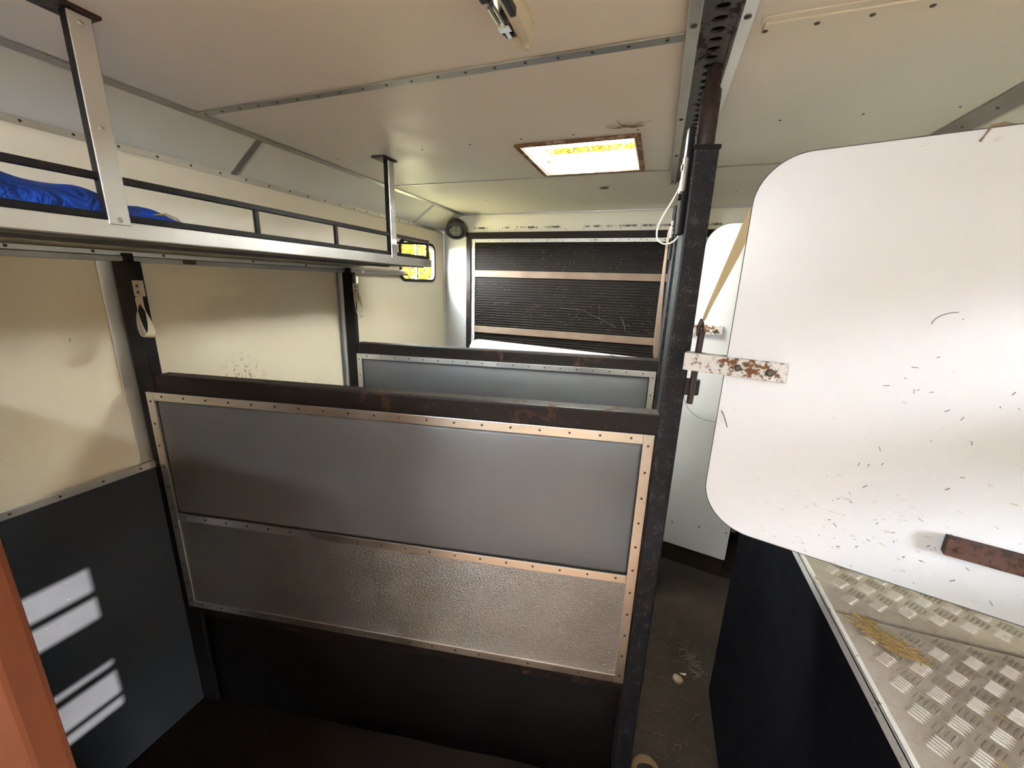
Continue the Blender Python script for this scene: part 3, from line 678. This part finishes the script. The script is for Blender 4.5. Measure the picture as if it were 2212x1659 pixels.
# hay lying on the platform
def straw_heap(name, cx, cy, cz, n, sx, sy, ang, mat, label, cat, seed, h=.01, Lr=(.015, .05)):
    rr = random.Random(seed); b = B()
    for k in range(n):
        u, v = rr.gauss(0, 1), rr.gauss(0, 1); x = u * sx; y = v * sy; hh = h * math.exp(-(u * u + v * v) / 2) * rr.random()
        px, py = x * math.cos(ang) - y * math.sin(ang), x * math.sin(ang) + y * math.cos(ang)
        a = ang + rr.gauss(0, .7); L = rr.uniform(*Lr); bd_ = rr.uniform(-.8, .8); z = hh + .001
        b.tube([(px + math.cos(a + bd_ * f) * L * (f - .5), py + math.sin(a + bd_ * f) * L * (f - .5), z + .003 * rr.random() * f) for f in (0, .5, 1)], rr.uniform(.0004, .0011), 4)
    o = b.build(name, mat, None, 0, False, (cx, cy, cz)); return tag(o, label, cat, None, 'stuff')
straw_heap('hay_clump', .452, .755, BZ + .003, 130, .016, .008, math.radians(-40), 'hay', 'clump of yellow brown hay lying on the treadplate near its edge', 'hay', 5, .014, (.012, .045))
straw_heap('hay_tuft', .425, .79, BZ + .003, 45, .010, .012, math.radians(-15), 'hay', 'small tuft of hay at the plate seam above the larger clump', 'hay', 15, .008, (.012, .03))
straw_heap('loose_straw', .60, .62, BZ + .003, 10, .05, .08, math.radians(-40), 'hay', 'few single straws scattered on the treadplate', 'straw', 6, .001, (.02, .05))
straw_heap('floor_hay', .20, 1.62, .002, 60, .045, .40, math.radians(5), 'floor_straw', 'thin hay scattered on the dark floor beside the platform', 'hay', 8, .002, (.015, .06))

# ================================================================== LUGGAGE RACK
RF = -1.06; RY0, RY1 = -.60, 1.755
rk = tag(empty('luggage_rack', (RF, 1.0, ZO + .08)), 'aluminium luggage rack with black guard rail hung along the left wall', 'rack')
def rb(x_0, x_1, y_0, y_1, z_0, z_1, b=None): return (b or B()).box(x_0 - RF, x_1 - RF, y_0 - 1.0, y_1 - 1.0, z_0 - .08, z_1 - .08)
rb(XL + .006, RF - .004, RY0, RY1, .074, .082).build('deck', 'gunmetal', rk)
b = rb(RF - .004, RF, RY0, RY1 + .004, .066, .100); rb(RF - .03, RF - .004, RY0, RY1, .066, .070, b); rb(XL + .006, RF - .004, RY1, RY1 + .004, .066, .100, b)
fe = b.build('front_edge', 'alu', rk, .0015)
rb(RF - .06, RF - .028, RY0, RY1 - .02, .062, .074).build('deck_rib', 'gunmetal', rk, .002)
rb(RF - .26, RF - .23, RY0, RY1 - .02, .062, .074).build('deck_rib', 'gunmetal', rk, .002)
def bar_(p, q, w, nm='rail'): return B().bar((p[0] - RF, p[1] - 1, p[2] - .08), (q[0] - RF, q[1] - 1, q[2] - .08), w, w).build(nm, 'steel_black', rk, .0015)
XRAIL = RF - .014; ZR = .182
bar_((XRAIL, RY0, ZR), (XRAIL, RY1 - .002, ZR), .014, 'top_rail'); bar_((XRAIL, RY0, .108), (XRAIL, RY1 - .002, .108), .014, 'bottom_rail')
for y in (.10, .86, 1.155, 1.748): B().bar((XRAIL - RF, y - 1, .108 - .08), (XRAIL - RF, y - 1, ZR - .08), .011, .011, (0, 1, 0)).build('baluster', 'steel_black', rk, .001)
bar_((XRAIL, RY1 - .008, ZR - .008), (-1.28, RY1 - .008, ZR - .002), .010, 'end_rail'); bar_((XRAIL, RY1 - .008, .108), (XL + .01, RY1 - .008, .108), .012, 'end_rail')
for y, sc_ in ((.558, 1), (1.480, 1)):
    wy = .036
    b = B(); b.box(-.021, -.001, y - wy - 1, y - 1 - wy + .030, .004, CE - ZO - .08 - .006)
    b.build('hanger_tube', 'steel_black', rk, .002)
    b = B(); b.box(-.001, .003, y - wy - 1, y - 1, .012, CE - ZO - .08 - .008); b.box(-.016, .003, y - 1 - .003, y - 1, .012, CE - ZO - .08 - .008)
    hg = b.build('hanger_cover', 'alu_bright', rk, .002)
    for z in (.022, .19, .362): rivet((.003, y - wy / 2 - 1, z), (1, 0, 0), hg, .0048, 'screw', 'screw', .002)
    B().box(-.050, .012, y - wy - 1 - .035, y - 1 + .012, CE - ZO - .08 - .006, CE - ZO - .08).build('ceiling_plate', 'rust_tube', rk, .001)
# blue cloth on the rack
b = B(); ny, nx = 60, 16; g = []
CH = [(-.4, .19), (.30, .185), (.44, .178), (.50, .172), (.55, .163), (.60, .150), (.63, .145), (.655, .160), (.68, .151), (.72, .134), (.76, .117), (.80, .098), (.84, .084), (2, .084)]
def cloth_h(y):
    for (a, p), (c, q) in zip(CH, CH[1:]):
        if a <= y <= c: return p + (q - p) * (y - a) / (c - a)
for i in range(ny + 1):
    y = -.30 + 1.16 * i / ny; row = []; hgt = max(.004, cloth_h(y) - .084)
    for j in range(nx + 1):
        u = j / nx; x = XL + .04 + (RF - .035 - XL - .04) * u
        prof_ = (u / .72) ** .6 if u < .72 else max(0, math.cos((u - .72) / .28 * math.pi / 2)) ** .7
        z = .084 + hgt * prof_ * (1 + (.10 * math.sin(9 * u + y * 13) + .07 * math.sin(23 * y - 7 * u) + .05 * math.sin(41 * y + 13 * u)) * (1 if abs(u - .72) > .08 else .5) + .13 * (1 - abs(math.sin(31 * y - 9 * u))) ** 3 - .10 * (1 - abs(math.sin(19 * y + 11 * u + 1))) ** 4)
        row.append(b.bm.verts.new((x, y, ZO + max(.083, z))))
    g.append(row)
for i in range(ny):
    for j in range(nx): b.bm.faces.new((g[i][j], g[i][j + 1], g[i + 1][j + 1], g[i + 1][j]))
cl = tag(empty('blue_rug', (-1.28, .3, ZO + .083)), 'crumpled bright blue horse rug lying on the luggage rack', 'rug')
o = b.build('outer_cloth', 'blue', cl, 0, 'all'); o.matrix_parent_inverse = Matrix.Translation((1.28, -.3, -ZO - .083))
sd = o.modifiers.new('subd', 'SUBSURF'); sd.levels = 1; sd.render_levels = 1
b = B(); k = 40
for i in range(k):
    pass
pts = [(-1.106 - .006 * math.sin(i * .8), -.30 + 1.13 * i / k, ZO + .100 + .004 * math.sin(i * 1.3)) for i in range(k + 1)]
b.tube(pts, [.017 * (1 - .5 * (i / k) ** 4) for i in range(k + 1)], 10)
o = b.build('lining_edge', 'navy', cl, 0, 'all'); o.matrix_parent_inverse = Matrix.Translation((1.28, -.3, -ZO - .083))
b = B().tube([(-1.09, .62, ZO + .125), (-1.08, .64, ZO + .130), (-1.08, .66, ZO + .124), (-1.085, .675, ZO + .114)], .0022, 6)
o = b.build('tie_cord', 'cord', cl, 0, 'all'); o.matrix_parent_inverse = Matrix.Translation((1.28, -.3, -ZO - .083))

# ================================================================== STRAPS AND CORDS
def loop_strap(P, s0, s1, dz, label):
    """webbing loop screwed on a partition post"""
    t = tag(empty('webbing_loop', (P[0], P[1], 0), A1), label, 'strap', 'webbing loops on the wall posts')
    w = s1 - s0; sc_ = (s0 + s1) / 2; z0_ = ZO + dz
    B().box(s0, s1, -.003, .0018, z0_ - .045, z0_).build('tab', 'web', t, .0008)
    pts = []; wd = []
    P_ = [(0, -.042), (.002, -.062), (.000, -.085), (.002, -.11), (.010, -.138), (.020, -.157), (.031, -.163), (.043, -.156), (.047, -.138), (.041, -.112), (.028, -.083), (.012, -.058), (.004, -.040)]
    for k, (u, z) in enumerate(P_):
        f = k / (len(P_) - 1); pts.append((sc_ + u, -.006 - .020 * math.sin(math.pi * f) , z0_ + z)); wd.append((1 - .75 * math.sin(math.pi * f), -.9 * math.sin(math.pi * f) - .05, .25 * math.sin(math.pi * f)))
    b = B(); b.ribbon(pts, wd, [w * 1.0] * len(pts), .002); o = b.build('loop', 'web', t, 0, True)
    sd = o.modifiers.new('subd', 'SUBSURF'); sd.levels = 1; sd.render_levels = 2
    for z in (-.016, -.034):
        rivet((sc_, -.003, z0_ + z), (0, -1, 0), t, .0075, 'screw', 'washer', .002); rivet((sc_, -.005, z0_ + z), (0, -1, 0), t, .0042, 'rivet', 'screw', .0016)
    return t
loop_strap(P1, -1.521, -1.487, -.024, 'cream webbing loop screwed to the near left wall post')
loop_strap(P2, -1.505, -1.474, -.022, 'cream webbing loop screwed to the far left wall post')

hs = tag(empty('tan_strap', (.16, 1.03, ZO + .18)), 'yellowed tan strap running from behind the large white panel down to the hinge pin', 'strap')
def rel(o, pts): return [(p[0] - o[0], p[1] - o[1], p[2] - o[2]) for p in pts]
O_ = (.16, 1.03, ZO + .18)
pts = [(.200, 1.050, ZO + .215), (.176, 1.05, ZO + .168), (.160, 1.048, ZO + .105), (.141, 1.04, ZO + .045), (.121, 1.026, ZO - .015), (.108, 1.012, ZO - .055), (.105, 1.004, ZO - .07)]
b = B(); b.ribbon(rel(O_, pts), [(1, -.1, -.5), (1, -.2, -.4), (1, -.4, -.3), (.9, -.6, -.3), (.6, -.9, -.2), (.5, -1, -.2), (.5, -1, -.2)], [.026, .026, .025, .022, .018, .014, .012], .002)
o = b.build('webbing', 'web_tan', hs, 0, True); sd = o.modifiers.new('subd', 'SUBSURF'); sd.levels = 1; sd.render_levels = 2
b = B().tube(rel(O_, [(.103, 1.000, ZO - .072), (.100, .996, ZO - .066), (.096, .992, ZO - .082), (.097, .989, ZO - .100), (.102, .990, ZO - .104), (.106, .996, ZO - .090), (.103, 1.000, ZO - .072)]), [.003, .004, .005, .005, .004, .003, .003], 8)
b.build('clip', 'rust_tube', hs, 0, True)
hs2 = tag(empty('tan_strap', (.15, 1.9, ZO + .15)), 'tan strap end showing just left of the farther white panel', 'strap')
pts = [(.19, 1.90, ZO + .20), (.165, 1.895, ZO + .13), (.148, 1.89, ZO + .05), (.135, 1.88, ZO - .02), (.115, 1.87, ZO - .10)]
b = B(); b.ribbon(rel((.15, 1.9, ZO + .15), pts), [(1, -.2, -.4), (1, -.4, -.3), (.9, -.6, -.3), (.7, -.8, -.2), (.5, -1, -.2)], [.026, .026, .024, .018, .012], .002)
o = b.build('webbing', 'web_tan', hs2, 0, True)

cd = tag(empty('cord_loop', (.03, 1.84, CE)), 'cream cord loop hanging from the latch at the top of the far pole', 'cord')
O_ = (.03, 1.84, CE)
kf = 1.022
L1 = [(.036, 1.84, ZO + .455), (.034, 1.84, ZO + .40), (.016, 1.838, ZO + .352), (-.010, 1.835, ZO + .30), (-.028, 1.833, ZO + .255), (-.033, 1.832, ZO + .222), (-.024, 1.832, ZO + .192), (.006, 1.832, ZO + .178), (.034, 1.833, ZO + .188), (.054, 1.835, ZO + .215), (.058, 1.837, ZO + .262), (.045, 1.838, ZO + .33), (.037, 1.84, ZO + .38), (.039, 1.842, ZO + .44)]
def smooth_path(pts, k=5):
    out = []
    P_ = [Vector(p) for p in pts]
    for i in range(len(P_) - 1):
        a, b_, c, d = P_[max(i - 1, 0)], P_[i], P_[i + 1], P_[min(i + 2, len(P_) - 1)]
        for q in range(k):
            t_ = q / k; out.append(.5 * ((2 * b_) + (-a + c) * t_ + (2 * a - 5 * b_ + 4 * c - d) * t_ * t_ + (-a + 3 * b_ - 3 * c + d) * t_ ** 3))
    out.append(P_[-1]); return out
B().tube(smooth_path(rel(O_, L1)), .0032, 8).build('cord', 'cord', cd, 0, True)
B().tube(rel(O_, [(.036, 1.84, ZO + .37), (.036, 1.84, ZO + .42)]), .0055, 10).build('whipping', 'cord', cd, 0, True)
ls = tag(empty('long_strap', (.02, 1.84, ZO + .24)), 'long brown strap hanging down beside the far pole to the far partition', 'strap')
O_ = (.02, 1.84, ZO + .24)
pts = [(.040, 1.865, ZO + .235), (.020, 1.85, ZO + .262), (.012, 1.845, ZO + .235), (.012, 1.84, ZO + .14), (.013, 1.84, ZO - .05), (.017, 1.84, ZO - .20), (.024, 1.842, ZO - .318)]
b = B(); b.ribbon(rel(O_, pts), [(.3, -1, 0), (.5, -.9, 0), (.7, -.7, 0), (.8, -.6, 0), (.9, -.5, 0), (1, -.3, 0), (1, -.2, 0)], [.014, .014, .013, .015, .022, .030, .037], .003)
o = b.build('webbing', 'strap_brown', ls, 0, True); sd = o.modifiers.new('subd', 'SUBSURF'); sd.levels = 1; sd.render_levels = 2
B().tube(rel(O_, [(.026, 1.848, ZO + .225), (.052, 1.862, ZO + .228)]), .008, 10).build('buckle', 'black_plastic', ls, 0, True)

# ================================================================== LAMPS
cl = tag(empty('ceiling_lamp', (-.295, .72, CE)), 'cream strip lamp on the ceiling with its cover missing', 'lamp')
# base: cream boat shape tapering to the far end
def hull(y, w, h):
    return [(-w, y, 0), (-w * .8, y, -h * .75), (-w * .35, y, -h), (w * .35, y, -h), (w * .8, y, -h * .75), (w, y, 0)]
b = B(); sec = [(-.30, .030, .030), (-.05, .030, .034), (.05, .028, .036), (.10, .023, .034), (.130, .015, .026), (.142, .006, .010)]
# cream side shell (right) and tip
rows = []
for y, w, h in sec: rows.append([b.bm.verts.new(p) for p in ((w * .25, y, -h), (w * .8, y, -h * .8), (w, y, -h * .3), (w, y, 0))])
for a, c in zip(rows, rows[1:]):
    for i in range(3): b.bm.faces.new((a[i], a[i + 1], c[i + 1], c[i]))
o = b.build('side_shell', 'cream', cl, 0, True); o.modifiers.new('solid', 'SOLIDIFY').thickness = .003
b = B(); rows = []
for y, w, h in ((.075, .026, .032), (.10, .023, .034), (.130, .015, .026), (.142, .006, .010)): rows.append([b.bm.verts.new(p) for p in hull(y, w, h)])
for a, c in zip(rows, rows[1:]):
    for i in range(5): b.bm.faces.new((a[i], a[i + 1], c[i + 1], c[i]))
b.bm.faces.new(rows[0]); b.bm.faces.new(rows[-1][::-1]); b.build('end_cap', 'cream', cl, .001)
b = B(); rows = []
for y, w, h in ((-.30, .030, .030), (-.05, .030, .030), (.02, .028, .030)): rows.append([b.bm.verts.new(p) for p in ((-w, y, 0), (-w, y, -h * .5), (-w * .6, y, -h * .85), (-w * .1, y, -h * .7), (w * .2, y, -h))])
for a, c in zip(rows, rows[1:]):
    for i in range(4): b.bm.faces.new((a[i], a[i + 1], c[i + 1], c[i]))
o = b.build('reflector', 'chrome', cl, 0, True); o.modifiers.new('solid', 'SOLIDIFY').thickness = .002
b = B(); b.box(-.026, .012, .020, .042, -.024, -.002); b.box(-.020, .006, .066, .078, -.030, -.002); b.box(-.022, -.014, .04, .07, -.030, -.004); b.box(.000, .007, .04, .07, -.032, -.004)
b.build('bulb_holder', 'black_plastic', cl, .002)
b = B(); b.tube([(-.008, .020, -.034), (-.008, .066, -.033)], .0045, 10); b.box(-.018, .004, .030, .046, -.038, -.024); b.build('contact_clip', 'chrome', cl, .001)
for x_ in (-.013, -.004): B().tube([(x_, -.02, -.036), (x_, .022, -.036)], .0026, 8).build('terminal_pin', 'screw', cl, 0, True)
b = B(); b.box(-.024, -.008, -.06, -.024, -.034, -.020); b.box(.012, .024, -.035, .012, -.038, -.020); b.build('socket_block', 'black_plastic', cl, .003)
b = B(); b.box(-.030, .030, -.30, .10, -.004, 0); b.build('base_plate', 'cream', cl, .001)
B().box(.006, .014, .108, .122, -.0335, -.026).build('moulded_clip', 'cream', cl, .001)

fl = tag(empty('flood_lamp', (-1.375, 2.615, ZO + .355)), 'round black lamp with a white grille in the back left corner', 'lamp')
ax = Vector((.30, -.55, -.80)).normalized(); mt = ax.to_track_quat('Z', 'Y').to_matrix().to_4x4()
B().lathe([(.0, -.062), (.045, -.060), (.062, -.040), (.070, -.010), (.074, .000), (.074, .018), (.070, .024), (.062, .024), (.060, .014)], 32, mt).build('housing', 'black_plastic', fl, 0, True)
B().lathe([(.0, .010), (.060, .010), (.060, .013), (.0, .017)], 32, mt).build('lens', 'white_grille', fl, 0, True)
b = B()
for k in range(-4, 5):
    hh = math.sqrt(max(0, .060 ** 2 - (k * .013) ** 2)); p, q = mt @ Vector((-hh, k * .013, .021)), mt @ Vector((hh, k * .013, .021)); b.bar(p, q, .0026, .005, ax)
for k in (-1, 0, 1):
    hh = math.sqrt(.060 ** 2 - (k * .032) ** 2); p, q = mt @ Vector((k * .032, -hh, .020)), mt @ Vector((k * .032, hh, .020)); b.bar(p, q, .0030, .005, ax)
b.build('grille', 'black_plastic', fl)
b = B(); b.bar((0, 0, .02), (-.04, .02, .10), .03, .008, (1, 0, 0)); b.tube([mt @ Vector((0, 0, -.055)), Vector((-.055, .05, .06)), Vector((-.075, .074, .075))], .010, 10); b.build('mounting_arm', 'black_plastic', fl, .001)

# ================================================================== SMALL THINGS
cp = tag(B().lathe([(.0, -.004), (.016, -.0045), (.020, -.003), (.021, 0)], 20, Matrix.Translation((-.303, 2.103, CE)) @ Matrix.Diagonal((1.1, 1, 1, 1))).build('ceiling_plug', 'rust_frame', None, 0, True), 'small round brown plug on the ceiling behind the roof vent', 'plug')
sp = tag(empty('straw_spray', (-.148, 1.345, CE)), 'small dark spidery spray of straw stuck to the ceiling by the roof vent', 'straw')
b = B()
for (dx_, dy_, r_) in ((-.055, .0, .0011), (.055, .010, .0020), (.050, -.014, .0016), (-.02, -.048, .0012), (-.03, .012, .0007), (.075, -.02, .0006), (-.05, -.02, .0006)):
    b.tube([(0, 0, -.004), (dx_ * .5, dy_ * .5, -.007), (dx_, dy_, -.002)], [r_ * 1.6, r_ * 1.2, r_ * .5], 5)
b.build('stalk', 'hay_dark', sp, 0, True)
B().lathe([(0, -.004), (.006, -.002), (.005, .003), (0, .004)], 8, Matrix.Translation((0, 0, -.004))).build('knot', 'hay_dark', sp, 0, True)
def pebble(name, x, y, sx, sy, sz, rz, mat, label, cat, seed):
    bm = bmesh.new(); bmesh.ops.create_icosphere(bm, subdivisions=3, radius=1); rr = random.Random(seed); ph = [rr.uniform(0, 6) for _ in range(3)]
    for v in bm.verts:
        k = 1 + .12 * math.sin(3 * v.co.x + ph[0]) + .10 * math.sin(4 * v.co.y + ph[1]) + .08 * math.sin(5 * v.co.z + ph[2])
        v.co = Vector((v.co.x * sx * k, v.co.y * sy * k, max(-.55, v.co.z) * sz * k))
    bb = B(); bb.bm = bm; o = bb.build(name, mat, None, 0, 'all', (x, y, sz * .5)); o.rotation_euler = (0, 0, rz); return tag(o, label, cat)
pebble('stone', .262, 1.497, .026, .016, .011, math.radians(-35), 'stone', 'tan pebble lying on the dark floor between pole and platform', 'stone', 1)
pebble('chip', .287, 1.535, .012, .004, .003, math.radians(10), 'web', 'small pale chip beside the tan pebble on the floor', 'chip', 2)
straw_heap('hay_wad', .335, 1.60, .002, 90, .018, .035, .4, 'floor_straw', 'flattened brown wad of hay by the foot of the platform side', 'hay', 4, .012, (.02, .06))
# tan plastic handle piece at the foot of the near pole
hd = tag(empty('tan_grip', (.147, 1.085, 0), math.radians(10)), 'rounded tan plastic grip with a dark slot at the foot of the front pole', 'grip')
o = [(.047 * math.cos(math.radians(a)), .050 * math.sin(math.radians(a)) + .01) for a in range(0, 181, 12)] + [(-.047, -.06), (.047, -.06)]
b = B(); sl = [(.031 * math.cos(math.radians(a)), .012 + .016 * math.sin(math.radians(a))) for a in range(0, 181, 12)] + [(-.031, .006), (.031, .006)]
b.prism([(p[0], p[1], 0) for p in o], (0, 0, .022)); b.build('grip_body', 'tan', hd, .006, True)
B().prism([(p[0], p[1], .0222) for p in sl], (0, 0, .0012)).build('slot', 'dark', hd)
# rust orange board close to the camera on the left
ob = tag(empty('orange_board', (-.6, .155, 0)), 'rust orange upright board edge close to the camera at lower left', 'board')
b = B(); b.box(-.88, 0, -.032, 0, 0, 1.50); b.build('board', 'orange', ob, .006)
b = B(); b.box(-.88, .002, -.036, .004, 1.50, 1.53); b.build('cap_rail', 'orange', ob, .004)

# ================================================================== OUTSIDE
def tree(x, y, h, r, mat, label, seed, nl=17000):
    rr = random.Random(seed); t = tag(empty('autumn_tree', (x, y, -1.0)), label, 'tree', 'trees outside')
    b = B(); b.tube([(0, 0, 0), (.05, 0, h * .3), (.0, .05, h * .65), (.02, 0, h * .92)], [h * .028, h * .022, h * .013, h * .004], 10)
    for k in range(14):
        a = rr.uniform(0, 6.28); z = h * rr.uniform(.22, .75); L = r * rr.uniform(.5, .9)
        b.tube([(0, 0, z), (math.cos(a) * L * .5, math.sin(a) * L * .5, z + L * .25), (math.cos(a) * L, math.sin(a) * L, z + L * .4)], [h * .010, h * .006, h * .002], 6)
    b.build('trunk', 'bark', t, 0, True)
    b = B()
    for k in range(nl):
        while True:
            u = Vector((rr.uniform(-1, 1), rr.uniform(-1, 1), rr.uniform(-1, 1)))
            if .25 < u.length < 1: break
        c = Vector((u.x * r, u.y * r, h * .58 + u.z * h * .46)); d = Vector((rr.gauss(0, 1), rr.gauss(0, 1), rr.gauss(0, .6))).normalized(); e = d.orthogonal().normalized(); s_ = rr.uniform(.06, .13)
        b.poly([c - d * s_, c + e * s_ * .6, c + d * s_, c - e * s_ * .6])
    tag(b.build('foliage', mat, t), kind='stuff'); return t
tree(-7.0, 10.6, 8.5, 3.0, 'leaf_yellow', 'yellow leaved tree seen through the left window', 21)
tree(-2.6, 15.0, 11.0, 2.2, 'leaf_yellow', 'yellow leaved tree seen at the left of the roof vent opening', 22)
tree(1.5, 18.0, 12.0, 2.6, 'leaf_green', 'olive leaved tree seen at the right of the roof vent opening', 23, 9000)
